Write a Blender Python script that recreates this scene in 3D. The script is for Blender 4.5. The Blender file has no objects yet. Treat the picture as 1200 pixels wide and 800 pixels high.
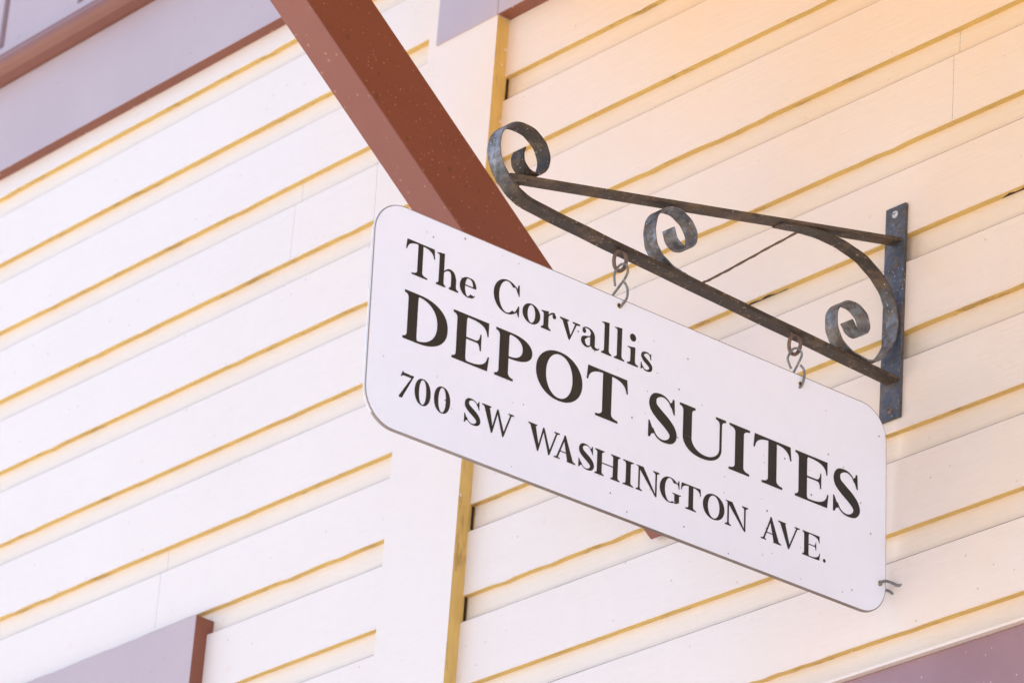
import bpy, bmesh, math, random
from mathutils import Vector, Matrix
random.seed(7)
S = bpy.context.scene
C = S.collection
R = math.radians

# ---------------------------------------------------------------- camera
yaw, pitch, roll = 0.87930, 0.45646, 0.07716
fwd = Vector((-math.sin(yaw)*math.cos(pitch), math.cos(yaw)*math.cos(pitch), math.sin(pitch)))
rt = Vector((math.cos(yaw), math.sin(yaw), 0))
up = rt.cross(fwd)
r2 = math.cos(roll)*rt + math.sin(roll)*up
u2 = -math.sin(roll)*rt + math.cos(roll)*up
cd = bpy.data.cameras.new('camera')
cam = bpy.data.objects.new('camera', cd); C.objects.link(cam)
M = Matrix((r2, u2, -fwd)).transposed().to_4x4()
M.translation = Vector((3.664, -3.7047, -2.5211))
cam.matrix_world = M
cd.sensor_width = 36; cd.lens = 4.9616*30; cd.clip_start = .05; cd.clip_end = 2000
cd.dof.use_dof = True
cd.dof.focus_distance = (Vector((0, -.42, -.1))-M.translation).dot(fwd)
cd.dof.aperture_fstop = 13
S.camera = cam

# ---------------------------------------------------------------- sky, sun, exposure
SUN_EL, SUN_AZ = R(62), R(-35)            # azimuth measured from +y towards +x
w = bpy.data.worlds.new('World'); S.world = w; w.use_nodes = True
nt = w.node_tree
sky = nt.nodes.new('ShaderNodeTexSky'); sky.sky_type = 'NISHITA'; sky.sun_disc = False
sky.sun_elevation = SUN_EL; sky.sun_rotation = SUN_AZ
sky.air_density = 1.0; sky.dust_density = 2.5; sky.ozone_density = 1.0
bg = nt.nodes['Background']; nt.links.new(sky.outputs[0], bg.inputs[0]); bg.inputs[1].default_value = .15
sd = bpy.data.lights.new('sun', 'SUN'); sd.energy = 4.5; sd.angle = R(.6); sd.color = (1, .95, .88)
so = bpy.data.objects.new('sun', sd); C.objects.link(so)
sdir = Vector((math.sin(SUN_AZ)*math.cos(SUN_EL), math.cos(SUN_AZ)*math.cos(SUN_EL), math.sin(SUN_EL)))
so.rotation_euler = sdir.to_track_quat('Z', 'Y').to_euler()
V = S.view_settings
V.view_transform = 'Standard'; V.look = 'None'; V.gamma = 1; V.use_curve_mapping = False
V.exposure = 1.51
S.render.engine = 'CYCLES'
S.cycles.max_bounces = 10; S.cycles.diffuse_bounces = 6

# ---------------------------------------------------------------- materials
def N(nt, t, **k):
    n = nt.nodes.new(t)
    for a, b in k.items(): setattr(n, a, b)
    return n
def math_(nt, op, a, b=None, c=None):
    n = N(nt, 'ShaderNodeMath', operation=op)
    for i, v in enumerate((a, b, c)):
        if v is None: continue
        if isinstance(v, (int, float)): n.inputs[i].default_value = v
        else: nt.links.new(v, n.inputs[i])
    return n.outputs[0]
def mix(nt, f, a, b):
    n = N(nt, 'ShaderNodeMix', data_type='RGBA')
    for s, v in ((0, f), (6, a), (7, b)):
        if isinstance(v, (int, float)): n.inputs[s].default_value = v
        elif isinstance(v, tuple): n.inputs[s].default_value = (*v, 1) if len(v) == 3 else v
        else: nt.links.new(v, n.inputs[s])
    return n.outputs[2]
def noise(nt, co, scale, detail=4, rough=.55, vec=None):
    n = N(nt, 'ShaderNodeTexNoise'); n.inputs['Scale'].default_value = scale
    n.inputs['Detail'].default_value = detail; n.inputs['Roughness'].default_value = rough
    if vec:
        m = N(nt, 'ShaderNodeMapping'); m.inputs['Scale'].default_value = vec
        nt.links.new(co, m.inputs[0]); co = m.outputs[0]
    nt.links.new(co, n.inputs['Vector']); return n.outputs[0]
def ramp(nt, f, lo, hi):
    n = N(nt, 'ShaderNodeMapRange'); n.inputs[1].default_value = lo; n.inputs[2].default_value = hi
    nt.links.new(f, n.inputs[0]); return n.outputs[0]
def specks(nt, co, scale, frac, size):
    v = N(nt, 'ShaderNodeTexVoronoi'); v.inputs['Scale'].default_value = scale
    nt.links.new(co, v.inputs['Vector'])
    sp = N(nt, 'ShaderNodeSeparateColor'); nt.links.new(v.outputs['Color'], sp.inputs[0])
    on = math_(nt, 'LESS_THAN', sp.outputs[0], frac)
    sz = math_(nt, 'MULTIPLY', sp.outputs[1], size)
    d = math_(nt, 'LESS_THAN', v.outputs['Distance'], sz)
    return math_(nt, 'MULTIPLY', on, d)
def base(name, rough=.5, metal=0, spec=.5):
    m = bpy.data.materials.new(name); m.use_nodes = True
    nt = m.node_tree; b = nt.nodes['Principled BSDF']
    b.inputs['Roughness'].default_value = rough; b.inputs['Metallic'].default_value = metal
    b.inputs['Specular IOR Level'].default_value = spec
    tc = N(nt, 'ShaderNodeTexCoord')
    return m, nt, b, tc.outputs['Object']
def bump(nt, b, h, strength, dist=.001):
    n = N(nt, 'ShaderNodeBump'); n.inputs['Strength'].default_value = strength
    n.inputs['Distance'].default_value = dist
    nt.links.new(h, n.inputs['Height']); nt.links.new(n.outputs[0], b.inputs['Normal'])
def col(nt, b, c):
    if isinstance(c, tuple): b.inputs['Base Color'].default_value = (*c, 1)
    else: nt.links.new(c, b.inputs['Base Color'])

def paint(name, c1, c2, rough=.5, sp=None, spec=.4, grain=(1, 1, 1), bmp=.35, sp2=None):
    m, nt, b, co = base(name, rough, 0, spec)
    f = ramp(nt, noise(nt, co, 3.5, 5), .35, .65)
    c = mix(nt, f, c1, c2)
    f2 = ramp(nt, noise(nt, co, 45, 6, .65), .3, .75)
    c = mix(nt, math_(nt, 'MULTIPLY', f2, .12), c, tuple(x*.78 for x in c1))
    for s in (sp, sp2):
        if s:
            scol, scale, frac, size, al = s
            k = specks(nt, co, scale, frac, size)
            c = mix(nt, math_(nt, 'MULTIPLY', k, al), c, scol)
    col(nt, b, c)
    h = noise(nt, co, 60, 5, .6, grain)
    bump(nt, b, h, bmp, .0012)
    return m

CREAM = (.80, .66, .56)
m_wall = paint('cream_paint', (.755, .69, .685), (.735, .67, .66), .42, ((.50, .36, .25), 60, .10, .16, .6), .45, (.25, 1, 1.6), .4, ((.70, .55, .50), 24, .10, .14, .45))
def wall_mat(name, c_faded, c_base2, c_warm_light, x0, x1):  # first two colours are the base paint, third is painted bounce light
    m, nt, b, co = base(name, .42, 0, .45)
    f = ramp(nt, noise(nt, co, 3.5, 5), .35, .65)
    c = mix(nt, f, c_faded, c_base2)
    sp = N(nt, 'ShaderNodeSeparateXYZ'); nt.links.new(co, sp.inputs[0])
    # warm bounce light painted in, stronger towards the upper right
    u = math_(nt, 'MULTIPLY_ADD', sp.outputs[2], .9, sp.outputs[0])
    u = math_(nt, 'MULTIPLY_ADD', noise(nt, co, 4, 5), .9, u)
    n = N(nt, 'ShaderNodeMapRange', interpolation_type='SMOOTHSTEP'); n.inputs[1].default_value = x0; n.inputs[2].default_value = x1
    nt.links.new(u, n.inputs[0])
    c = mix(nt, n.outputs[0], c, c_warm_light)
    f2 = ramp(nt, noise(nt, co, 45, 6, .65), .3, .75)
    c = mix(nt, math_(nt, 'MULTIPLY', f2, .10), c, (.62, .52, .45))
    st = ramp(nt, noise(nt, co, 16, 6, .7, (1, 1, .35)), .60, .72)
    c = mix(nt, math_(nt, 'MULTIPLY', st, .16), c, (.66, .56, .50))
    for scol, scale, frac, size, al in (((.50, .36, .25), 60, .07, .15, .4), ((.74, .58, .52), 24, .12, .16, .4), ((.30, .22, .18), 110, .03, .2, .45)):
        c = mix(nt, math_(nt, 'MULTIPLY', specks(nt, co, scale, frac, size), al), c, scol)
    col(nt, b, c)
    h1 = noise(nt, co, 60, 5, .6, (.22, 1, 1.8)); h2 = noise(nt, co, 9, 3, .5, (.4, 1, 1))
    bump(nt, b, math_(nt, 'MULTIPLY_ADD', h2, 1.2, h1), .55, .0013)
    return m
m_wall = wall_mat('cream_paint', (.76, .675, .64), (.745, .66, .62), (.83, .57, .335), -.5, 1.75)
m_strip = wall_mat('cream_paint_recess_glow', (.785, .685, .60), (.775, .67, .585), (.82, .565, .32), -.5, 1.6)  # glow between groove faces put into the colour as warmer cream
m_lip = None
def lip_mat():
    m, nt, b, co = base('gold_shade_on_board_edge', .6, 0, .3)  # golden tone of shaded undersides put into the paint colour
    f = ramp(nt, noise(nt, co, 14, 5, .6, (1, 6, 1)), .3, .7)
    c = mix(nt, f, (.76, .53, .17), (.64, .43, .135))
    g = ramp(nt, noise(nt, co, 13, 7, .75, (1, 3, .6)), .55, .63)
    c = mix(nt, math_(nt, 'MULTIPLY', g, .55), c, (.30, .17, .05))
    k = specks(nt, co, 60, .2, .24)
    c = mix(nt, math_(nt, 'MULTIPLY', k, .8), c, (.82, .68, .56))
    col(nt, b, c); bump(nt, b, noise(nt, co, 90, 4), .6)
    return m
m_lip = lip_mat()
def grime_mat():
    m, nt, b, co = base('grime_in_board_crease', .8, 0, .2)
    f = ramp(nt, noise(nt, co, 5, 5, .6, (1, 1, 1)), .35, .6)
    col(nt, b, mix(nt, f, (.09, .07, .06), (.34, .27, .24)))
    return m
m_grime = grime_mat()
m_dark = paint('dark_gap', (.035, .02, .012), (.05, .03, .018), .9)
m_lav = paint('faded_lavender_grey_paint', (.47, .372, .392), (.43, .335, .36), .45, ((.28, .2, .2), 60, .08, .2, .5), .5, (.3, 1, 1.5), .3)
m_mauve = paint('faded_mauve_brown_paint', (.28, .15, .165), (.35, .20, .21), .4, ((.6, .48, .46), 90, .2, .18, .6), .5, (.3, 1, 1.5), .35, ((.12, .05, .05), 50, .12, .2, .7))
m_red = paint('red_brown_paint', (.25, .085, .05), (.22, .075, .045), .45, ((.65, .5, .42), 90, .15, .25, .7), .4, (.3, 1, 1), .5)
def brace_mat():
    m, nt, b, co = base('brace_red_brown_paint', .42, 0, .45)
    f = ramp(nt, noise(nt, co, 6, 5, .6, (1, .3, 1)), .3, .7)
    c = mix(nt, f, (.20, .048, .024), (.17, .038, .019))
    k = specks(nt, co, 150, .38, .24)
    c = mix(nt, math_(nt, 'MULTIPLY', k, .45), c, (.45, .22, .13))
    k = specks(nt, co, 50, .25, .22)
    c = mix(nt, math_(nt, 'MULTIPLY', k, .9), c, (.13, .035, .015))
    col(nt, b, c)
    bump(nt, b, noise(nt, co, 70, 6, .7, (1, .12, 1)), .8, .0015)
    return m
m_brace = brace_mat()
m_sign = paint('white_sign_enamel', (.86, .865, .95), (.85, .855, .94), .28, ((.16, .13, .12), 62, .07, .10, .85), .5, (1, 1, 1), .08, ((.45, .34, .26), 70, .03, .10, .5))
m_sback = paint('sign_edge_worn', (.30, .25, .22), (.42, .37, .35), .6)
m_rim = paint('sign_rim_rust', (.24, .18, .14), (.36, .30, .27), .7)
def letter_mat():
    m, nt, b, co = base('black_lettering', .38, 0, .4)
    f = ramp(nt, noise(nt, co, 30, 4), .3, .7)
    c = mix(nt, f, (.012, .0105, .010), (.018, .0155, .014))
    k = specks(nt, co, 110, .015, .15)
    c = mix(nt, k, c, (.5, .47, .45)); col(nt, b, c)
    return m
m_let = letter_mat()
def iron_mat(name, a, b_, rustc, lo=.48, hi=.62, metal=.55, rough=.42, wear=None):
    m, nt, b, co = base(name, rough, metal, .5)
    f = ramp(nt, noise(nt, co, 38, 7, .7), .38, .60)
    c = mix(nt, f, a, b_)
    if wear:      # rust has eaten the paint on the long bars and thins out round the bends
        ax, w0, w1 = wear
        sp = N(nt, 'ShaderNodeSeparateXYZ'); nt.links.new(co, sp.inputs[0])
        u = math_(nt, 'MULTIPLY_ADD', noise(nt, co, 45, 4), .035, sp.outputs[ax])
        c = mix(nt, ramp(nt, u, w0+.0175, w1+.0175), c, (.050, .037, .028))
    g = ramp(nt, noise(nt, co, 70, 6, .72), lo, hi)
    c = mix(nt, math_(nt, 'MULTIPLY', g, .8), c, rustc)
    g2 = ramp(nt, noise(nt, co, 24, 6, .7), .52, .60)
    c = mix(nt, math_(nt, 'MULTIPLY', g2, .55), c, (.19, .115, .065))
    nd = N(nt, 'ShaderNodeTexNoise'); nd.inputs['Scale'].default_value = 300; nt.links.new(co, nd.inputs['Vector'])
    vm = N(nt, 'ShaderNodeVectorMath', operation='MULTIPLY_ADD'); vm.inputs[1].default_value = (.006, .006, .006); nt.links.new(nd.outputs[1], vm.inputs[0]); nt.links.new(co, vm.inputs[2])
    cq = vm.outputs[0]
    k = specks(nt, cq, 170, .14, .33)
    c = mix(nt, math_(nt, 'MULTIPLY', k, .7), c, (.50, .36, .20))
    k = specks(nt, cq, 330, .10, .33)
    c = mix(nt, math_(nt, 'MULTIPLY', k, .8), c, (.62, .58, .55))
    col(nt, b, c)
    mr = math_(nt, 'MULTIPLY_ADD', g, .3, rough); nt.links.new(mr, b.inputs['Roughness'])
    mm = math_(nt, 'MULTIPLY_ADD', g, -metal*.8, metal); nt.links.new(mm, b.inputs['Metallic'])
    bump(nt, b, noise(nt, co, 130, 8, .75), 1, .0018)
    return m
m_iron = iron_mat('weathered_black_iron', (.06, .062, .07), (.29, .30, .33), (.10, .065, .042))
m_lowbar = iron_mat('bent_iron_rust_to_paint', (.06, .062, .07), (.29, .30, .33), (.10, .065, .042), wear=(1, -.735, -.700))
m_corner = iron_mat('corner_scroll_rust_to_paint', (.06, .062, .07), (.25, .26, .28), (.10, .065, .042), wear=(2, .095, .14))
m_bar = iron_mat('rusty_brown_iron', (.040, .028, .021), (.085, .060, .043), (.15, .095, .055), .47, .60, .2, .55)
m_plate = iron_mat('blue_black_plate_iron', (.05, .056, .074), (.12, .13, .155), (.085, .06, .045), .48, .60, .45, .42)
m_eye = iron_mat('rusty_eye_iron', (.10, .06, .045), (.16, .10, .08), (.22, .14, .10), .4, .6, .2, .6)
m_zinc = iron_mat('galvanised_wire', (.13, .13, .125), (.30, .295, .285), (.20, .16, .13), .55, .72, .5, .45)
m_screw = iron_mat('painted_screw_head', (.50, .48, .48), (.62, .60, .60), (.3, .2, .15), .6, .75, .1, .5)
m_web = paint('dusty_cobweb', (.55, .52, .50), (.40, .36, .33), .9)
m_strand = paint('rusty_thin_wire', (.12, .07, .04), (.20, .13, .085), .8)
m_bounce_panel = paint('ochre_bounce_panel', (.84, .50, .10), (.78, .45, .09), .6)  # ochre meant to bounce warm light onto the wall
def ground_mat(name, c1, c2, c3):
    m, nt, b, co = base(name, .9, 0, .2)
    f = ramp(nt, noise(nt, co, 2, 8, .6), .35, .65)
    c = mix(nt, f, c1, c2)
    k = ramp(nt, noise(nt, co, 60, 4), .4, .7)
    c = mix(nt, math_(nt, 'MULTIPLY', k, .5), c, c3); col(nt, b, c)
    bump(nt, b, noise(nt, co, 40, 5), .6, .02)
    return m
m_ground = ground_mat('pale_concrete_ground', (.40, .375, .34), (.35, .33, .30), (.46, .43, .39))
m_bounce_paving = ground_mat('warm_bounce_paving', (.40, .355, .31), (.37, .32, .28), (.46, .41, .35))
m_glass = bpy.data.materials.new('dark_window_glass'); m_glass.use_nodes = True
_b = m_glass.node_tree.nodes['Principled BSDF']; _b.inputs['Base Color'].default_value = (.03, .035, .04, 1); _b.inputs['Roughness'].default_value = .05

# ---------------------------------------------------------------- helpers
def empty(name, loc=(0, 0, 0), rx=0):
    o = bpy.data.objects.new(name, None); C.objects.link(o); o.location = loc; o.rotation_euler = (rx, 0, 0)
    o.empty_display_size = .05
    return o
def tag(o, label, cat, group=None, kind=None):
    if label: o['label'] = label
    if cat: o['category'] = cat
    if group: o['group'] = group
    if kind: o['kind'] = kind
def obj(name, bm, mats, parent=None, smooth=False, bevel=0, label=None):
    bmesh.ops.recalc_face_normals(bm, faces=bm.faces)
    me = bpy.data.meshes.new(name); bm.to_mesh(me); bm.free()
    for m in (mats if isinstance(mats, (list, tuple)) else [mats]): me.materials.append(m)
    if smooth:
        for p in me.polygons: p.use_smooth = True
    o = bpy.data.objects.new(name, me); C.objects.link(o)
    if parent: o.parent = parent
    if bevel:
        b = o.modifiers.new('bevel', 'BEVEL'); b.width = bevel; b.segments = 2; b.limit_method = 'ANGLE'; b.angle_limit = R(35)
    if label: o['label'] = label
    return o
def box(bm, x0, x1, y0, y1, z0, z1, mi=0, red=None, nseg=1):
    # red: dict of side -> material index
    vs = [bm.verts.new(p) for p in ((x0,y0,z0),(x1,y0,z0),(x1,y1,z0),(x0,y1,z0),(x0,y0,z1),(x1,y0,z1),(x1,y1,z1),(x0,y1,z1))]
    F = dict(bottom=(0,3,2,1), top=(4,5,6,7), front=(0,1,5,4), right=(1,2,6,5), back=(2,3,7,6), left=(3,0,4,7))
    for k, f in F.items():
        fc = bm.faces.new([vs[i] for i in f]); fc.material_index = (red or {}).get(k, mi)
def cat(pts, n=6, closed=False):
    P = [Vector(p) for p in pts]; out = []
    L = len(P)
    for i in range(L-1):
        p0 = P[max(i-1, 0)]; p1 = P[i]; p2 = P[i+1]; p3 = P[min(i+2, L-1)]
        for k in range(n):
            t = k/n
            out.append(.5*((2*p1)+(p2-p0)*t+(2*p0-5*p1+4*p2-p3)*t*t+(3*p1-p0-3*p2+p3)*t**3))
    out.append(P[-1]); return out
def tube(bm, pts, r, seg=10, closed=False, radii=None):
    P = [Vector(p) for p in pts]; n = len(P)
    t0 = (P[1]-P[0]).normalized()
    a = Vector((0, 0, 1)) if abs(t0.z) < .9 else Vector((1, 0, 0))
    nrm = t0.cross(a).normalized(); rings = []
    for i in range(n):
        t = ((P[(i+1) % n]-P[i-1]) if closed else (P[min(i+1, n-1)]-P[max(i-1, 0)])).normalized()
        nrm = (nrm-t*nrm.dot(t)).normalized(); bi = t.cross(nrm)
        rr = radii[i] if radii else r
        rings.append([bm.verts.new(P[i]+rr*(math.cos(2*math.pi*k/seg)*nrm+math.sin(2*math.pi*k/seg)*bi)) for k in range(seg)])
    for i in range(n if closed else n-1):
        A = rings[i]; B = rings[(i+1) % n]
        off = 0
        if closed and i == n-1:
            off = min(range(seg), key=lambda q: (A[0].co-B[q].co).length)
        for k in range(seg):
            bm.faces.new((A[k], A[(k+1) % seg], B[(k+1+off) % seg], B[(k+off) % seg]))
    if not closed:
        bm.faces.new(rings[0][::-1]); bm.faces.new(rings[-1])
def strap(bm, path, x0, x1, th, side=1):
    """flat iron bent in the y-z plane; th may be a list; side gives where the thickness goes"""
    P = [Vector((0, a, b)) for a, b in path]; n = len(P); rings = []
    for i in range(n):
        t = (P[min(i+1, n-1)]-P[max(i-1, 0)]).normalized()
        nr = Vector((0, -t.z, t.y))*side
        h = th[i] if isinstance(th, list) else th
        a = P[i]; b = P[i]+nr*h
        wob = .0003*math.sin(i*.9)
        rings.append([bm.verts.new((x1+wob, a.y, a.z)), bm.verts.new((x1+wob, b.y, b.z)), bm.verts.new((x0+wob, b.y, b.z)), bm.verts.new((x0+wob, a.y, a.z))])
    for i in range(n-1):
        for k in range(4):
            bm.faces.new((rings[i][k], rings[i][(k+1) % 4], rings[i+1][(k+1) % 4], rings[i+1][k]))
    bm.faces.new(rings[0]); bm.faces.new(rings[-1][::-1])

# ---------------------------------------------------------------- ground
GZ = -4.12
bm = bmesh.new()
vs = [bm.verts.new(p) for p in ((-600, -600, GZ), (600, -600, GZ), (600, 600, GZ), (-600, 600, GZ))]; bm.faces.new(vs)
g = obj('ground', bm, m_ground); g['kind'] = 'structure'; g['label'] = 'pale concrete ground in front of the building'
bm = bmesh.new()
vs = [bm.verts.new(p) for p in ((-.2, -14, GZ+.004), (16, -14, GZ+.004), (16, -.3, GZ+.004), (-.2, -.3, GZ+.004))]; bm.faces.new(vs)  # unseen paving added to warm the light on the right
g = obj('bounce_pavement', bm, m_bounce_paving); g['kind'] = 'structure'; g['label'] = 'unseen warm grey paving added below the sign to bounce light'

# ---------------------------------------------------------------- building
B = empty('wooden_building', (0, 0, GZ))
tag(B, 'cream clapboard building wall with lavender and red brown trim behind the hanging sign', 'building')
def part(name, bm, mats, **k):
    o = obj(name, bm, mats, **k); o.parent = B; o.matrix_parent_inverse = Matrix.Translation((0, 0, -GZ)); return o

# siding : drop siding boards, pitch .149, lip at z = .2276 + k * .149
PITCH = .149; Z0 = .2276
XL, XR = -4.2, 2.6
joints = {-1: [-1.6725, .9], 0: [.55, -2.9], 1: [.1045, -3.4], 3: [-1.404], 2: [.8, -3.2], -2: [-3.0, 1.1], -3: [.47]}
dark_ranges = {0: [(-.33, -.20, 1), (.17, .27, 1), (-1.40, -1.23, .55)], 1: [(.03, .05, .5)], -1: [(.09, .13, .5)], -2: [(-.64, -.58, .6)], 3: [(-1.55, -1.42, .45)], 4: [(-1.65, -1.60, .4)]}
bm = bmesh.new()
def wob(x, k, s, f):
    return s*(math.sin(x*f+k*2.3)+.6*math.sin(x*f*2.7+k*5.1+1)+.35*math.sin(x*f*6.3+k*1.7))
def board(k, xa, xb):
    zb = Z0+PITCH*k                         # lower lip of this board
    zt = zb+PITCH                           # lip of the board above
    # profile from back bottom of lip up to under the next board : (dy, z, material of the face that FOLLOWS)
    n = max(2, int((xb-xa)/.01))
    cols = []
    rnd = random.Random(k*91+int(xa*10))
    drips = [(rnd.uniform(xa, xb), rnd.uniform(.0006, .0024), rnd.uniform(.003, .009)) for _ in range(int((xb-xa)*4))]
    for i in range(n+1):
        x = xa+(xb-xa)*i/n
        dz = wob(x, k, .0005, 2.1)
        for (dx, dh, dw) in drips: dz -= dh*math.exp(-((x-dx)/(dw+.012))**2)
        dy = wob(x, k+3, .0004, 1.3)
        env = max([0]+[c_*math.sin(math.pi*(x-a_)/(b_-a_))**.7*(.8+.2*math.sin(x*190)) for a_, b_, c_ in dark_ranges.get(k, []) if a_ < x < b_])
        ym = .0165-.0115*env
        prof = [(.0195, zb+.0008), (ym, zb+.0004+dz*.7), (.0010+dy, zb+dz), (dy-.0002, zb+.0010+dz), (dy, zb+.004+dz),
                (dy, zt-.0450), (dy+.0013, zt-.0434),
                (dy+.0095, zt-.0425), (.0110+dy, zt-.0400), (.0115, zt-.030), (.0118, zt+.012)]
        cols.append([bm.verts.new((x, a, b)) for a, b in prof])
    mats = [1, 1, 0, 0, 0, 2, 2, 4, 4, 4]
    for i in range(n):
        xm = xa+(xb-xa)*(i+.5)/n
        for j in range(len(mats)):
            f = bm.faces.new((cols[i][j], cols[i+1][j], cols[i+1][j+1], cols[i][j+1]))
            f.material_index = mats[j]; f.smooth = j in (8,)
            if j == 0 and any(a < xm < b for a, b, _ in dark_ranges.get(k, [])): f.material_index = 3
for k in range(-11, 15):
    xs = [XL]+sorted(joints.get(k, []))+[XR]
    for a, b in zip(xs[:-1], xs[1:]): board(k, a+.00022, b-.00022)
# painted shadow slits where the recessed strips run in behind the vertical board
for k in range(-9, 14):
    z = Z0+PITCH*k
    box(bm, -.8799, -.8786-.0003*((k*7) % 3), .0035, .0085, z-.040, z-.0015, 3)
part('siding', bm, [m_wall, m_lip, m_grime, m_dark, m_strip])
bm = bmesh.new(); box(bm, XL, XR, .020, 4.0, GZ, 2.45, 0)
part('sheathing', bm, m_dark)
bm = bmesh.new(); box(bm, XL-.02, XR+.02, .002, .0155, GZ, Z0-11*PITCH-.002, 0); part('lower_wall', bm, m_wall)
# vertical corner board
bm = bmesh.new()
box(bm, -1.052, -.8800, -.024, .0135, -1.6, 2.4, 0, {'right': 1})  # right side carries the painted golden shade
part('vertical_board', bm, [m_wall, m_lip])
# canopy ledger on top of the vertical board
bm = bmesh.new(); box(bm, -1.031, -.8790, -.0265, .0135, .9275, 1.10, 0)
box(bm, -.8788, 2.5, -.0263, .0135, .9275, 1.10, 0, {'bottom': 1, 'right': 1})
part('canopy_ledger', bm, [m_lav, m_red], bevel=.002)
# unseen canopy: ochre panel added for warm bounce, open rafters let sky through
bm = bmesh.new(); box(bm, -.86, 2.6, -.62, -.028, .985, 1.02, 0)
part('unseen_bounce_soffit', bm, m_bounce_panel)
for x in (-.455, .55, 1.6):
    bm = bmesh.new(); box(bm, x-.045, x+.045, -1.8, -.028, 1.022, 1.16, 0); part('unseen_canopy_rafter', bm, m_red, bevel=.002)
bm = bmesh.new(); box(bm, -.7, 2.4, -1.58, -1.46, .90, 1.020, 0); part('unseen_canopy_beam', bm, m_red, bevel=.002)
# brace
bm = bmesh.new()
d = Vector((0, -.7951, .6065)); nrm = Vector((0, .6065, .7951))      # nrm points up and to the wall
a0 = Vector((0, -.4786, .2528))
def bp(x, s, h): return Vector((x, 0, 0))+a0+d*s+nrm*h
bx0, bx1, bh = -.480, -.4195, .1085
s_end = 1.20
L0 = []; 
ns = 30
def s_wall(h, y=-.0005): return ((y-a0.y-nrm.y*h)/d.y)
rings = []
for i in range(ns+1):
    t = i/ns
    ring = []
    worn = 1 if i == 0 else (.9 if i == 1 else (.35 if i == 2 else 0))
    for (x, h) in ((bx0+.014*worn, .012*worn), (bx1-.018*worn, .012*worn), (bx1, bh), (bx0, bh)):
        s = s_wall(h)*(1-t)+s_end*t
        p = bp(x, s, h); ring.append(bm.verts.new(p))
    rings.append(ring)
for i in range(ns):
    for k in range(4):
        f = bm.faces.new((rings[i][k], rings[i][(k+1) % 4], rings[i+1][(k+1) % 4], rings[i+1][k]))
        f.material_index = 1 if k == 0 else 0
bm.faces.new(rings[0]); bm.faces.new(rings[-1])
m_brace2 = paint('brace_lower_face_lit', (.27, .095, .072), (.24, .080, .060), .5, ((.40, .20, .14), 120, .35, .3, .7), .4, (1, .2, 1), .6)  # lighter copy of the brace paint, bounce light put into the colour
part('canopy_brace', bm, [m_brace, m_brace2], bevel=.0018)

# windows
def window(label):
    o = empty('window'); o.parent = B; o.matrix_parent_inverse = Matrix.Translation((0, 0, -GZ)); o['label'] = label; return o
W1 = window('upper window with panelled lavender frame and rounded red sill')
bm = bmesh.new(); box(bm, -3.6, -1.20, -.022, .0135, 1.160, 1.352, 0, {'bottom': 1}); obj('apron', bm, [m_lav, m_red], W1, bevel=.0015)
bm = bmesh.new()
prof = [(.0135, 1.3525), (-.030, 1.3525), (-.046, 1.3545), (-.056, 1.360), (-.061, 1.368), (-.062, 1.378), (-.058, 1.388), (-.050, 1.396), (-.0475, 1.400), (-.0475, 1.404), (.0135, 1.412)]
for xa, xb in ((-3.7, -1.12),):
    A = [bm.verts.new((xa, *p)) for p in prof]; D_ = [bm.verts.new((xb, *p)) for p in prof]
    for i in range(len(prof)-1): bm.faces.new((A[i], D_[i], D_[i+1], A[i+1]))
    bm.faces.new(A[::-1]); bm.faces.new(D_)
m_sill = paint('faded_red_sill_paint', (.25, .095, .068), (.22, .08, .055), .4)
obj('sill', bm, m_sill, W1, smooth=False)
bm = bmesh.new()
box(bm, -3.55, -1.25, -.028, .0135, 1.4125, 1.440, 0)
for i in range(9):
    x = -3.55+.255*i
    box(bm, x, x+.15, -.020, .0135, 1.4405, 2.3, 0)
    box(bm, x+.1505, x+.164, -.012, .0135, 1.4405, 2.3, 1)
    box(bm, x+.1645, x+.2545, -.017, .0135, 1.4405, 2.3, 0)
obj('panelled_frame', bm, [m_lav, m_mauve], W1, bevel=.002)
W2 = window('lower window left of the vertical board under a lavender head casing')
bm = bmesh.new(); box(bm, -2.75, -1.5238, -.025, .0135, -.11, .0615, 0, {'right': 1}); obj('head_casing', bm, [m_lav, m_red], W2, bevel=.0018)
for xa, xb in ((-1.64, -1.5238), (-2.75, -2.64)):
    bm = bmesh.new(); box(bm, xa, xb, -.025, .0135, -1.35, -.1105, 0, {'right': 1}); obj('jamb', bm, [m_lav, m_red], W2, bevel=.0018)
bm = bmesh.new(); box(bm, -2.64, -1.64, -.008, .0135, -1.35, -.1105, 0); obj('pane', bm, m_glass, W2)
W3 = window('opening below the bracket under a mauve brown head board')
bm = bmesh.new(); box(bm, -.62, 1.15, -.026, .0135, -.60, -.4290, 0); obj('head_casing', bm, m_mauve, W3, bevel=.0018)
bm = bmesh.new()
A = [(.0135, -.4285), (-.034, -.4285), (-.034, -.4245), (-.012, -.4185), (.0135, -.4165)]
P1 = [bm.verts.new((-.64, *p)) for p in A]; P2 = [bm.verts.new((1.17, *p)) for p in A]
for i in range(4): bm.faces.new((P1[i], P2[i], P2[i+1], P1[i+1]))
bm.faces.new(P1); bm.faces.new(P2[::-1])
obj('drip_cap', bm, m_wall, W3)
for xa in (-.62, 1.04):
    bm = bmesh.new(); box(bm, xa, xa+.11, -.026, .0135, -1.8, -.6005, 0)
    obj('jamb', bm, m_mauve, W3, bevel=.0018)
bm = bmesh.new(); box(bm, -.51, 1.04, -.008, .0135, -1.8, -.6005, 0); obj('pane', bm, m_glass, W3)
for w_ in (W1, W2, W3):
    pass

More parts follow.
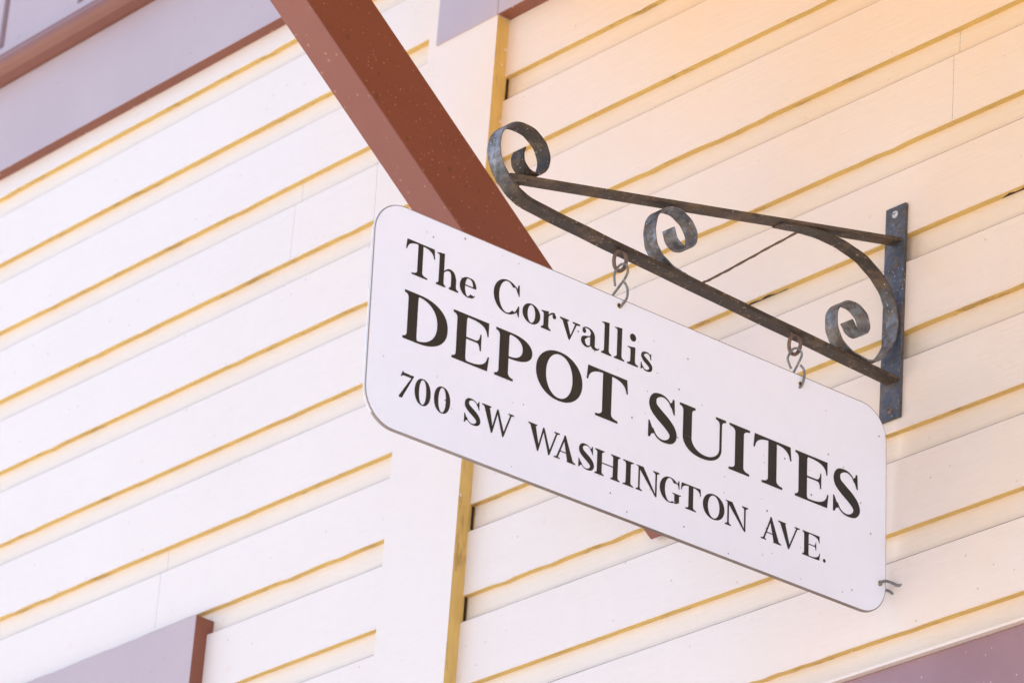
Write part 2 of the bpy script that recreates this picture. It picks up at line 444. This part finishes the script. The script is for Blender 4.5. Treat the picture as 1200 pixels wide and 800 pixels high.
# ---------------------------------------------------------------- bracket
K = empty('sign_bracket', (.0065, 0, .11))
tag(K, 'black wrought iron scroll bracket screwed to the cream siding above the white sign', 'bracket')
def kpart(name, bm, mats, **k):
    o = obj(name, bm, mats, **k); o.parent = K; o.matrix_parent_inverse = Matrix.Translation((-.0065, 0, -.11)); return o
SX0, SX1 = 0.0, .024
bm = bmesh.new()
box(bm, -.0122, .0255, -.0062, -.0004, -.0530, .2745, 0)
bmesh.ops.subdivide_edges(bm, edges=bm.edges[:], cuts=3, use_grid_fill=True)
kpart('wall_plate', bm, m_plate, bevel=.0008)
big = [(-.006, .0055), (-.1, .0055), (-.2, .0057), (-.3, .0055), (-.4, .0056), (-.5189, .0056), (-.5789, .0062), (-.6379, .0068), (-.6744, .0084), (-.6929, .0126),
       (-.7072, .0205), (-.7166, .027), (-.7237, .0337), (-.7291, .0425), (-.7322, .0511), (-.7339, .0613), (-.7332, .0741), (-.727, .0880), (-.7141, .1000), (-.6975, .1052),
       (-.6796, .1040), (-.6650, .0963), (-.6560, .0854), (-.6530, .0722), (-.6553, .0614), (-.6602, .0538), (-.6672, .0482), (-.6758, .0463), (-.6859, .049), (-.6922, .0556), (-.6942, .064), (-.6915, .0745)]
P = [(p.x, p.y) for p in cat([(a, b, 0) for a, b in big], 5)]
n = len(P)
th = [.0058 if i < n*.27 else max(.0026, .0058-.0032*(i-n*.27)/(n*.12)) for i in range(n)]
# split: straight bar (brown) and outer scroll (grey black) share one bent strap
bm = bmesh.new(); strap(bm, P, SX0, SX1, th, 1)
kpart('lower_bar', bm, m_lowbar, bevel=.0006)
# upper sloping bar : from the plate down to the scroll
bm = bmesh.new()
P = [(-.006, .2145), (-.6530, .0405), (-.688, .0312)]
P = [(p.x, p.y) for p in cat([(a, b, 0) for a, b in P], 8)]
strap(bm, P, SX0, SX1-.0015, .0052, -1)
kpart('upper_bar', bm, m_bar, bevel=.0006)
# middle scroll
mid = [(-.345, .0058), (-.3769, .0061), (-.3971, .0064), (-.4126, .0076), (-.4307, .0110), (-.4447, .0170), (-.4539, .0242), (-.4599, .0349), (-.4625, .0493), (-.4613, .0644), (-.4561, .0764), (-.4465, .0857), (-.4332, .0921), (-.4194, .0930), (-.4065, .0885), (-.3959, .0800), (-.3912, .0690), (-.3923, .0590), (-.3985, .0507), (-.4089, .0468), (-.4190, .0485), (-.4262, .0558), (-.4300, .0663)]
P = [(p.x, p.y) for p in cat([(a, b, 0) for a, b in mid], 5)]
bm = bmesh.new(); strap(bm, P, SX0+.001, SX1-.0005, .0024, 1); kpart('middle_scroll', bm, m_iron, bevel=.0005)
# corner scroll
arc = [(-.235, .1527), (-.2132, .1582), (-.1881, .1640), (-.1585, .1688), (-.1308, .1705), (-.1047, .1690), (-.0759, .1640), (-.0536, .1540), (-.0365, .1430), (-.0230, .1290), (-.0150, .1120), (-.0100, .0936), (-.0098, .0766),
       (-.0157, .0554), (-.0268, .0342), (-.0434, .0165), (-.0599, .0090), (-.0771, .0080), (-.0967, .0100), (-.1130, .0175), (-.1235, .0290), (-.1284, .0444), (-.1281, .0597), (-.1225, .0717), (-.1112, .0818), (-.0951, .0860), (-.0798, .0832), (-.0690, .0745), (-.0640, .0616), (-.0660, .0514), (-.0724, .0458), (-.0833, .0443), (-.0922, .0488), (-.1000, .0574)]
P = [(p.x, p.y) for p in cat([(a, b, 0) for a, b in arc], 5)]
bm = bmesh.new(); strap(bm, P, SX0+.001, SX1-.0005, .0026, -1)
kpart('corner_scroll', bm, m_corner, bevel=.0005)
# eyes under the lower bar
for cy in (-.5115, -.1935):
    bm = bmesh.new(); pts = []
    for i in range(24):
        a = 2*math.pi*i/24
        pts.append((.012+.0028*math.sin(a), cy+.0102*math.cos(a), -.0120+.0138*math.sin(a)))
    tube(bm, pts, .0026, 10, closed=True)
    kpart('eye', bm, m_eye, smooth=True)
# screws
for (x, z, m, dx) in ((.0062, .2615, m_screw, 0), (.0075, -.0400, m_eye, 0)):
    bm = bmesh.new()
    bmesh.ops.create_uvsphere(bm, u_segments=16, v_segments=10, radius=.0056)
    for v in bm.verts: v.co = Vector((v.co.x+x, -.0064+v.co.y*.42, v.co.z+z))
    kpart('screw', bm, m, smooth=True)
    bm = bmesh.new(); box(bm, x-.0028, x+.0028, -.0091, -.0084, z-.0006, z+.0006); o = kpart('screw_slot', bm, m_dark)
# small weld beads along the lower bar
for (y, z) in ((-.405, .0062), (-.118, .0100)):
    bm = bmesh.new()
    for q in range(4):
        mt = Matrix.Translation((.0225+random.uniform(-.001, .001), y+random.uniform(-.0025, .0025), z+random.uniform(-.001, .001)))
        bmesh.ops.create_icosphere(bm, subdivisions=2, radius=random.uniform(.0016, .0026), matrix=mt)
    kpart('weld_bead', bm, m_bar, smooth=True)

# ---------------------------------------------------------------- sign
T = .0371
TL = Vector((.0125, -.0156-.9*math.cos(T), -.0466-.9*math.sin(T)))
G_ = empty('hanging_sign', TL, T)
tag(G_, 'white rounded rectangular sign with black serif lettering hanging from the iron bracket', 'sign')
W_, H_, RAD, TH = .9000, .3010, .047, .0046
def outline(inset=0, n=10):
    pts = []
    r = RAD-inset
    for cx, cz, a0_ in ((W_-RAD, -RAD, 0), (RAD, -RAD, 90), (RAD, -H_+RAD, 180), (W_-RAD, -H_+RAD, 270)):
        for i in range(n+1):
            a = R(a0_+90*i/n); pts.append((cx+r*math.cos(a), cz+r*math.sin(a)))
    return pts
bm = bmesh.new()
rings = []
for x, ins in ((0, .0018), (-.0002, .0009), (-.0009, 0), (-TH/2+.0004, 0), (-TH/2, .0007), (-TH/2-.0004, 0), (-TH+.0006, 0), (-TH, .0012)):
    ring = []
    for i, (a, b) in enumerate(outline(ins)):
        j = .00025*math.sin(i*12.9898+x*800)
        ring.append(bm.verts.new((x, a, b+j if ins < .001 else b)))
    rings.append(ring)
ln = len(rings[0])
mi = [1, 1, 2, 1, 1, 2, 2]
for q in range(len(rings)-1):
    for i in range(ln):
        f = bm.faces.new((rings[q][i], rings[q][(i+1) % ln], rings[q+1][(i+1) % ln], rings[q+1][i])); f.material_index = mi[q]
bm.faces.new(rings[0]); f = bm.faces.new(rings[-1]); 
# outward end face is still white paint
for f in bm.faces:
    c = f.calc_center_median()
    if f.material_index == 2 and (c.y < .012 or (c.y < .05 and c.z > -.1)): f.material_index = 0
obj('panel', bm, [m_sign, m_rim, m_sback], G_)

# glyphs ------------------------------------------------------------
class Glyph:
    def __init__(s, bm): s.bm = bm; s.k = 0; s.ox = s.oy = 0; s.sc = 1
    def _v(s, p): return s.bm.verts.new((.00025+.00001*(s.k % 12), s.ox+p[0]*s.sc, s.oy+p[1]*s.sc))
    def poly(s, pts):
        vs = [s._v(p) for p in pts]
        es = [s.bm.edges.new((vs[i], vs[(i+1) % len(vs)])) for i in range(len(vs))]
        bmesh.ops.triangle_fill(s.bm, use_beauty=True, use_dissolve=False, edges=es)
        s.k += 1
    def strip(s, A, Bq):
        a = [s._v(p) for p in A]; b = [s._v(p) for p in Bq]
        for i in range(len(a)-1):
            s.bm.faces.new((a[i], a[i+1], b[i+1], b[i]))
        s.k += 1
    def ribbon(s, pts, n=8):
        P = cat([(x, y, w) for x, y, w in pts], n); A = []; Bq = []
        for i, p in enumerate(P):
            t = (P[min(i+1, len(P)-1)]-P[max(i-1, 0)]); t.z = 0; t.normalize()
            h = max(p.z, .01)/2
            A.append((p.x-t.y*h, p.y+t.x*h)); Bq.append((p.x+t.y*h, p.y-t.x*h))
        s.strip(A, Bq)
    def ring(s, cx, cy, rx, ry, st, hl, a0=0, a1=360, e=2.0, n=48, tilt=0):
        A = []; Bq = []
        for i in range(n+1):
            a = R(a0+(a1-a0)*i/n); c, sn = math.cos(a), math.sin(a)
            f = lambda v: math.copysign(abs(v)**(2/e), v)
            A.append((cx+rx*f(c), cy+ry*f(sn)))
            Bq.append((cx+(rx-st)*f(math.cos(a+R(tilt))), cy+(ry-hl)*f(math.sin(a+R(tilt)))))
        s.strip(A, Bq)
def q(p0, p1, p2, n=6):
    return [((1-t)**2*p0[0]+2*t*(1-t)*p1[0]+t*t*p2[0], (1-t)**2*p0[1]+2*t*(1-t)*p1[1]+t*t*p2[1]) for t in [i/n for i in range(n+1)]]
def serif(g, xc, s, l, r, y, d, h=.05, b=.15):
    g.poly([(xc-s/2-l, y)]+q((xc-s/2-l, y+h*d), (xc-s/2, y+h*1.2*d), (xc-s/2, y+b*d))+q((xc+s/2, y+b*d), (xc+s/2, y+h*1.2*d), (xc+s/2+r, y+h*d))+[(xc+s/2+r, y)])
def bar(g, x0, x1, y0, y1): g.poly([(x0, y0), (x1, y0), (x1, y1), (x0, y1)])
def stem(g, xc, s, y0, y1, bl=.1, br=.1, tl=.1, tr=.1, foot=True, top=True):
    bar(g, xc-s/2, xc+s/2, y0+.005, y1-.005)
    if foot: serif(g, xc, s, bl, br, y0, 1)
    if top: serif(g, xc, s, tl, tr, y1, -1)
def diag(g, x0, y0, x1, y1, w):        # w = horizontal width
    g.poly([(x0-w/2, y0), (x0+w/2, y0), (x1+w/2, y1), (x1-w/2, y1)])
def gT(g, W, st, hl):
    xc = W/2; stem(g, xc, st, 0, 1, (W*.54-st)/2, (W*.54-st)/2, top=False); 
    for s in (-1, 1):
        X = lambda v: xc+s*v
        h = W/2
        g.poly([(X(0), 1), (X(h-.03), 1)]+[(X(h), .70), (X(h-.04), .70)]+q((X(h-.05), .74), (X(h*.82), .93), (X(st/2+.02), .945), 8)+[(X(0), .945)])
def gE(g, W, st, hl):
    xs = .10+st/2
    stem(g, xs, st, 0, 1, .10, .03, .10, .03)
    r = W-.035
    g.poly([(xs, 1), (r, 1)]+[(r, .71), (r-.03, .71)]+q((r-.05, .78), (r-.10, .95), (xs+st/2+.08, .95), 8)+[(xs, .95)])
    r = W
    g.poly([(xs, 0), (r-.035, 0), (r, .30), (r-.032, .30)]+q((r-.06, .22), (r-.13, .045), (xs+st/2+.10, .045), 8)+[(xs, .045)])
    m = W-.225
    g.poly([(xs, .50)]+q((m-.10, .50), (m-.03, .50), (m-.02, .36))+[(m+.015, .36), (m+.015, .70), (m-.02, .70)]+q((m-.02, .68), (m-.03, .55), (m-.12, .54))+[(xs, .54)])
def gD(g, W, st, hl):
    xs = .10+st/2; stem(g, xs, st, 0, 1, .10, .02, .10, .02)
    cx = xs+st/2; A = []; Bq = []
    rx = W-cx
    for i in range(33):
        a = math.pi/2-math.pi*i/32; c, s = math.cos(a), math.sin(a)
        A.append((cx+rx*abs(c)**.88, .5+.5*math.copysign(abs(s)**.88, s)))
        Bq.append((cx+max(0, (rx-st*1.08))*abs(c)**.95, .5+.452*math.copysign(abs(s)**.92, s)))
    g.strip(A, Bq)
def gP(g, W, st, hl):
    xs = .10+st/2; stem(g, xs, st, 0, 1, .10, .13, .10, .02)
    cx = xs+st/2; A = []; Bq = []; rx = W-cx
    for i in range(29):
        a = math.pi/2-math.pi*i/28; c, s = math.cos(a), math.sin(a)
        A.append((cx+rx*abs(c)**.8, .725+.275*math.copysign(abs(s)**.9, s)))
        Bq.append((cx+max(0, (rx-st*1.03))*abs(c)**.85, .725+.230*math.copysign(abs(s)**.92, s)))
    g.strip(A, Bq)
def gO(g, W, st, hl): g.ring(W/2, .5, W/2, .515, st*1.08, .058, tilt=0, e=2.08)
def gC(g, W, st, hl):
    rx = W*.52
    g.ring(rx, .5, rx, .515, st*1.1, .04, 48, 312, n=40)
    # thin arms to the beaks
    g.ribbon([(rx+rx*.62, .90, .05), (W*.90, .80, .035), (W*.955, .70, .03)], 5)
    g.poly([(W*.94, .99), (W*.985, .99), (W, .645), (W-.035, .645), (W*.93, .76), (W*.90, .86)])
    g.ribbon([(rx+rx*.62, .10, .05), (W*.90, .19, .035), (W*.96, .31, .03)], 5)
    g.poly([(W*.97, .02), (W, .02), (W, .35), (W-.035, .35), (W*.93, .22), (W*.90, .15)])
def gG(g, W, st, hl):
    rx = W*.47; X1 = W-.10
    g.ring(rx, .5, rx, .515, st*1.1, .04, 42, 300, n=40)
    g.ribbon([(rx+rx*.68, .88, .05), (X1-.03, .78, .035), (X1-.02, .69, .03)], 5)
    g.poly([(X1-.04, .99), (X1, .99), (X1+.01, .645), (X1-.025, .645), (X1-.06, .78), (X1-.09, .86)])
    xs = W-.10-st/2+.0
    bar(g, xs-st/2, xs+st/2, .10, .40)
    g.poly([(xs-st/2-.1, .43), (xs+st/2+.10, .43), (xs+st/2+.10, .40), (xs+st/2, .37), (xs+st/2, .30), (xs-st/2, .30), (xs-st/2, .37), (xs-st/2-.1, .40)])
    g.ribbon([(rx+rx*.45, .045, .06), (xs-.02, .07, .08), (xs+st/2-.02, .16, .10)], 5)
def gS(g, W, st, hl):
    f = W/.74
    sp = [(.78, .80, .03), (.70, .90, .035), (.55, .968, .042), (.38, .968, .06), (.22, .91, .11), (.155, .79, .16), (.20, .665, .19), (.38, .555, .205), (.62, .44, .205), (.80, .32, .19), (.855, .20, .165), (.78, .09, .11), (.62, .032, .055), (.44, .028, .042), (.28, .09, .036), (.17, .22, .03)]
    k = st/.2
    g.ribbon([(x*W, y, max(w*k if w > .05 else w, .02)) for x, y, w in sp], 6)
    g.poly([(.82*W, .99), (.88*W, .99), (.90*W, .665), (.90*W-.032, .665), (.78*W, .80), (.73*W, .87), (.76*W, .90), (.80*W, .92)])
    g.poly([(.02*W, .01), (.08*W, .01), (.13*W, .09), (.22*W, .115), (.17*W, .20), (.02*W+.032, .36), (.02*W, .36)])
def gU(g, W, st, hl):
    xl = .10+st/2; xr = W-.11
    th = .045+.015*(st/.2)
    bar(g, xl-st/2, xl+st/2, .34, .995); serif(g, xl, st, .10, .09, 1, -1)
    bar(g, xr-th/2, xr+th/2, .34, .995); serif(g, xr, th, .11, .11, 1, -1)
    A = []; Bq = []
    cx = (xl-st/2+xr+th/2)/2; rx = (xr+th/2-xl+st/2)/2
    ci = (xl+st/2+xr-th/2)/2; ri = (xr-th/2-xl-st/2)/2
    for i in range(33):
        a = math.pi+math.pi*i/32; c, s = math.cos(a), math.sin(a)
        A.append((cx+rx*math.copysign(abs(c)**.92, c), .34+.355*math.copysign(abs(s)**.92, s)))
        Bq.append((ci+ri*c, .34+.27*s))
    g.strip(A, Bq)
def gI(g, W, st, hl): stem(g, W/2, st, 0, 1, (W-st)/2, (W-st)/2, (W-st)/2, (W-st)/2)
def gH(g, W, st, hl):
    e = .11; stem(g, e+st/2, st, 0, 1, e, e, e, e); stem(g, W-e-st/2, st, 0, 1, e, e, e, e); bar(g, e+st, W-e-st, .485, .53)
def gN(g, W, st, hl):
    th = .085; xl = .13; xr = W-.13
    stem(g, xl+.02, th, 0, 1, .12, .12, .0, .0, top=False); stem(g, xr, th, .0, 1, .0, .0, .12, .12, foot=False)
    g.poly([(0, 1), (xl+st*.95, 1), (xr+th/2, -.02), (xr-.03, -.02), (xl-.02, .93), (.04, .965), (0, .97)])
def gA(g, W, st, hl):
    ap = W*.49
    diag(g, .12, .01, ap, .97, .085)
    g.poly([(ap-.05, 1.015), (ap+.02, 1.015), (W-.09, .0), (W-.09-st*1.25, .0), (ap-.075, .90)])
    serif(g, .12, .04, .12, .13, 0, 1, b=.09); serif(g, W-.09-st*.5, st, .09, .09, 0, 1, b=.09)
    y = .33; bar(g, .12+(ap-.12)*y, W-.10-st+(ap-W+.1+st)*y+.03, y-.02, y+.022)
def gV(g, W, st, hl, x=0, top=1.0, sc=1, r_serif=True):
    bt = W*.50
    g.poly([(.09, 1), (.09+st*1.2, 1), (bt+.075, .12), (bt+.02, -.02), (bt-.02, -.02)])
    diag(g, bt+.005, .0, W-.12, .985, .08)
    serif(g, .09+st*.55, st, .09, .08, 1, -1, b=.08); serif(g, W-.12, .04, .12, .12, 1, -1, b=.09)
def gW(g, W, st, hl):
    s = st*1.1; b1 = W*.325; b2 = W*.68; ap = W*.50
    g.poly([(.08, 1), (.08+s*1.05, 1), (b1+.065, .14), (b1+.015, -.02), (b1-.02, -.02)])
    diag(g, b1, .0, ap-.01, .93, .08)
    g.poly([(ap-.055, .94), (ap+.0, 1.015), (ap+.05, .94), (b2+.065, .14), (b2+.015, -.02), (b2-.02, -.02)])
    diag(g, b2, .0, W-.12, .985, .08)
    serif(g, .08+s*.52, s, .08, .09, 1, -1, b=.08); serif(g, W-.12, .04, .12, .12, 1, -1, b=.09)
def flag(g, xc, s, y, l=.11):
    g.poly([(xc-s/2-l, y-.035), (xc-s/2-l, y-.06)]+q((xc-s/2-.04, y-.07), (xc-s/2, y-.08), (xc-s/2, y-.14), 4)+[(xc+s/2, y-.14), (xc+s/2, y+.005)])
XH = .575
def gl(g, W, st, hl):
    xc = W*.50; bar(g, xc-st/2, xc+st/2, .005, .99); serif(g, xc, st, (W-st)/2, (W-st)/2, 0, 1); flag(g, xc, st, 1.0, (W-st)/2)
def gi(g, W, st, hl):
    xc = W*.50; bar(g, xc-st/2, xc+st/2, .005, XH-.02); serif(g, xc, st, (W-st)/2, (W-st)/2, 0, 1); flag(g, xc, st, XH, (W-st)/2)
    r = st*.66
    g.poly([(xc-.01+r*math.cos(a*math.pi/10), .86+r*math.sin(a*math.pi/10)) for a in range(20)])
def gh(g, W, st, hl):
    a = .09+st/2; b = W-.09-st/2
    bar(g, a-st/2, a+st/2, .005, .99); serif(g, a, st, .09, .07, 0, 1); flag(g, a, st, 1.0, .09)
    bar(g, b-st/2, b+st/2, .005, .36); serif(g, b, st, .07, .09, 0, 1)
    g.ribbon([(a+st/2-.02, .44, .03), (a+st/2+.07, .52, .045), ((a+b)/2+.06, .565, .075), (b-.045, .50, .14), (b, .34, st)], 6)
def ge(g, W, st, hl):
    g.ring(W*.5, XH/2, W*.5, XH/2+.015, st*1.05, .035, 75, 318, n=40)
    g.ribbon([(W*.93, .115, .02), (W*.85, .055, .032), (W*.70, .012, .045)], 4)
    g.ribbon([(W*.60, XH-.0, .04), (W*.78, XH-.04, .085), (W*.885, XH-.15, .115), (W*.90, .33, .12)], 6)
    bar(g, st, W-.012, .315, .352)
def go(g, W, st, hl): g.ring(W/2, XH/2, W/2, XH/2+.018, st*1.05, .038)
def gr(g, W, st, hl):
    a = .09+st/2
    bar(g, a-st/2, a+st/2, .005, XH-.02); serif(g, a, st, .09, .09, 0, 1); flag(g, a, st, XH, .09)
    g.ribbon([(a+st/2-.02, .40, .03), (a+st/2+.04, .50, .045), (W-.12, XH-.01, .06), (W-.06, XH-.03, .09)], 5)
    g.poly([(W-.07+.07*math.cos(t*math.pi/8), .485+.075*math.sin(t*math.pi/8)) for t in range(16)])
def gv(g, W, st, hl):
    bt = W*.5
    g.poly([(.07, XH), (.07+st*1.1, XH), (bt+.05, .13), (bt+.025, -.02), (bt-.02, -.02)])
    g.poly([(bt-.01, 0), (bt+.045, .02), (W-.085, XH-.01), (W-.15, XH-.01)])
    serif(g, .07+st*.55, st, .07, .08, XH, -1, b=.07); serif(g, W-.12, .04, .12, .12, XH, -1, b=.07)
def ga(g, W, st, hl):
    xs = W-.17-st/2
    bar(g, xs-st/2, xs+st/2, .09, .40)
    g.ribbon([(xs, .38, st), (xs-.02, .48, .12), (xs-.13, .565, .055), (xs-.28, .565, .04), (xs-.38, .50, .04)], 6)
    g.poly([(.115+.07*math.cos(t*math.pi/8), .455+.075*math.sin(t*math.pi/8)) for t in range(16)])
    g.ribbon([(xs, .12, st), (xs+.06, .035, .12), (W-.07, .025, .05), (W, .08, .025)], 5)
    g.ribbon([(xs-st/2+.02, .35, .03), (xs-.20, .30, .05), (.10, .22, .13), (.085, .12, .155), (.16, .03, .10), (.27, .012, .05), (xs-.05, .09, .035)], 6)
def gs(g, W, st, hl):
    k = XH+.01
    sp = [(.80, .82, .03), (.66, .95, .04), (.45, .965, .05), (.22, .88, .09), (.17, .74, .12), (.32, .60, .145), (.62, .45, .15), (.84, .30, .13), (.80, .12, .10), (.56, .035, .05), (.34, .05, .04), (.16, .20, .03)]
    g.ribbon([(x*W, y*k, w) for x, y, w in sp], 6)
    g.poly([(.80*W, .98*k), (.86*W, .98*k), (.88*W, .66*k), (.88*W-.03, .66*k), (.74*W, .87*k)])
    g.poly([(.03*W, .02*k), (.09*W, .02*k), (.20*W, .12*k), (.03*W+.03, .38*k), (.03*W, .38*k)])
def g7(g, W, st, hl):
    g.poly([(.14, 1.03), (.18, 1.03), (.20, .985), (W, .985), (W, .955), (W-.05, .87), (.17, .87), (.10, .80), (.06, .80)])
    g.poly([(W-.10, .90), (W, .955), (.17, -.01), (.04, -.01), (.02, .03)])
def g0(g, W, st, hl): g.ring(W/2, .5, W/2, .52, st*.85, .045, e=2.15)
def gdot(g, W, st, hl):
    g.poly([(W/2+.078*math.cos(t*math.pi/10), .078+.078*math.sin(t*math.pi/10)) for t in range(20)])
GL = {'T': gT, 'E': gE, 'D': gD, 'P': gP, 'O': gO, 'C': gC, 'G': gG, 'S': gS, 'U': gU, 'I': gI, 'H': gH, 'N': gN, 'A': gA, 'V': gV, 'W': gW,
      'l': gl, 'i': gi, 'h': gh, 'e': ge, 'o': go, 'r': gr, 'v': gv, 'a': ga, 's': gs, '7': g7, '0': g0, '.': gdot}
def line(items, base_, cap, st, label):
    bm = bmesh.new(); g = Glyph(bm); g.sc = cap
    for ch, a, b in items:
        g.ox = a/1000; g.oy = base_; GL[ch](g, (b-a)/1000/cap, st, .04)
    for f in bm.faces:
        if f.normal.x < 0: f.normal_flip()
    me = bpy.data.meshes.new('lettering')
    bm.to_mesh(me); bm.free(); me.materials.append(m_let)
    o = bpy.data.objects.new('lettering', me); C.objects.link(o); o.parent = G_; o['label'] = label
line([('T', 51, 98), ('h', 101, 137.5), ('e', 139.5, 166.5), ('C', 195, 238), ('o', 243.5, 273.5), ('r', 275, 300), ('v', 306, 340), ('a', 343, 374.5), ('l', 378, 395.5), ('l', 400, 418), ('i', 423, 442), ('s', 446, 467.5)],
     -.0868, .0452, .182, 'top line of thin black serif letters')
line([('D', 53, 124), ('E', 132, 192.5), ('P', 202, 263), ('O', 270, 348.5), ('T', 355, 426.5), ('S', 462, 514), ('U', 517, 598), ('I', 606, 643.5), ('T', 650, 720), ('E', 727, 789.5), ('S', 797, 850)],
     -.1758, .0652, .24, 'middle line of large bold black serif capitals')
line([('7', 52, 75), ('0', 77, 102.5), ('0', 108, 134), ('S', 156.5, 184), ('W', 185, 237), ('W', 261, 313.5), ('A', 306, 341.5), ('S', 346, 373.5), ('H', 374, 417), ('I', 422, 440.5), ('N', 445, 484), ('G', 486, 523.5), ('T', 523, 558.5), ('O', 562, 600.5), ('N', 602, 641.5), ('A', 667, 703.5), ('V', 697, 736.5), ('E', 742, 775), ('.', 780, 786)],
     -.2542, .0340, .245, 'bottom line of small black serif capitals and numerals')
# fixing holes with rust round them
for s, v in ((.4065, -.0115), (.7350, -.0135), (.8885, -.2523)):
    bm = bmesh.new()
    A = []; r0 = .0030
    n = 20
    c0 = [bm.verts.new((.00022, s+r0*math.cos(2*math.pi*i/n)*1.0, v+r0*math.sin(2*math.pi*i/n))) for i in range(n)]
    c1 = [bm.verts.new((.00012, s+(r0+.0012+.0006*math.sin(i*2.7))*math.cos(2*math.pi*i/n), v+(r0+.0012+.0006*math.sin(i*2.7))*math.sin(2*math.pi*i/n))) for i in range(n)]
    f = bm.faces.new(c0); f.material_index = 1
    for i in range(n): bm.faces.new((c0[i], c0[(i+1) % n], c1[(i+1) % n], c1[i]))
    obj('fixing_hole', bm, [m_lip, m_dark], G_)

# ---------------------------------------------------------------- hooks, wire, strands
def hook(pts, label):
    o_ = Vector(pts[0])
    bm = bmesh.new(); tube(bm, [p-o_ for p in cat(pts, 7)], .00165, 10)
    o = obj('twisted_hook', bm, m_zinc, smooth=True); o.location = o_
    tag(o, label, 'hook', 'twisted wire hooks that hold the sign')
    return o
XB, XF = .0035, .0155
hook([(.008, -.5135, -.0487), (.009, -.5165, -.0400), (.0105, -.5172, -.0310), (.0125, -.5120, -.0195), (.0150, -.5050, -.0160), (.0155, -.4998, -.0225), (.0135, -.5015, -.0330), (.010, -.5075, -.0465), (.005, -.5137, -.0610), (.0035, -.5150, -.0690), (.0045, -.5120, -.0775), (.0100, -.5070, -.0785), (.0145, -.5050, -.0745), (.0158, -.4990, -.0624), (.0150, -.4985, -.0490), (.0135, -.5028, -.0405)],
     'twisted silver wire hook in the eye nearer the middle scroll')
hook([(.009, -.1950, -.0480), (.009, -.1995, -.0420), (.010, -.2030, -.0345), (.0125, -.1975, -.0215), (.0150, -.1900, -.0180), (.0160, -.1835, -.0240), (.0135, -.1853, -.0350), (.009, -.1895, -.0500), (.0045, -.1910, -.0590), (.0040, -.1880, -.0680), (.0100, -.1835, -.0720), (.0145, -.1800, -.0695), (.0160, -.1770, -.0560), (.0155, -.1780, -.0450), (.0140, -.1835, -.0395)],
     'twisted silver wire hook in the eye nearer the wall plate')
pts = [Vector(p) for p in ((.0060, -.0185, -.3030), (.0135, -.0195, -.3015), (.0152, -.0178, -.2978), (.0175, -.0130, -.2958), (.0200, -.0102, -.2961), (.0245, -.0065, -.2985), (.0280, -.0037, -.3008), (.0320, -.0005, -.3016), (.0360, .0020, -.3008))]
bm = bmesh.new(); o_ = pts[0]
tube(bm, [p-o_ for p in cat(pts, 6)], .0019, 10)
tube(bm, [Vector(p)-o_ for p in cat([(.0060, -.0185, -.3030), (.005, -.013, -.3045), (.0080, -.0055, -.3045), (.0120, -.0032, -.3045), (.018, .0002, -.3093), (.0255, .0048, -.3155)], 5)], .0018, 10)
o = obj('wire_tie', bm, m_zinc, smooth=True); o.location = o_
tag(o, 'short grey twist of wire with two loose ends at lower right edge of sign', 'wire')
# thin rusty wire running between the middle scroll tail and the upper bar
pts = cat([(.012, -.3665, .0120), (.012, -.35, .0248), (.012, -.32, .0500), (.012, -.28, .0845), (.012, -.24, .1190), (.012, -.198, .1545)], 8)
o_ = Vector((.012, -.3665, .0120)); bm = bmesh.new()
tube(bm, [p-o_+Vector((0, .0002*math.sin(i*1.3), .00015*math.sin(i*.7))) for i, p in enumerate(pts)], .0011, 7, radii=[.0013+.0005*abs(math.sin(i*.7)) for i in range(len(pts))])
for i in (14, 15, 38, 9):
    bmesh.ops.create_icosphere(bm, subdivisions=2, radius=.0017, matrix=Matrix.Translation(pts[i]-o_))
o = obj('thin_wire', bm, m_strand, smooth=True); o.location = o_
tag(o, 'thin rusty wire slanting between the lower and upper iron bars', 'wire')
# a line of spider silk in front of the brace, stuck to the sign's top edge
for name, pts, label in (('spider_thread', [(-.405, -.600, .252), (-.405, -.5975, .20), (-.405, -.596, .12), (-.405, -.595, .0555)], 'fine vertical spider thread in front of the red brown brace'),):
    o_ = Vector(pts[0]); bm = bmesh.new(); tube(bm, [p-o_ for p in cat(pts, 6)], .00022, 5)
    o = obj(name, bm, m_web, smooth=True); o.location = o_; tag(o, label, 'cobweb')
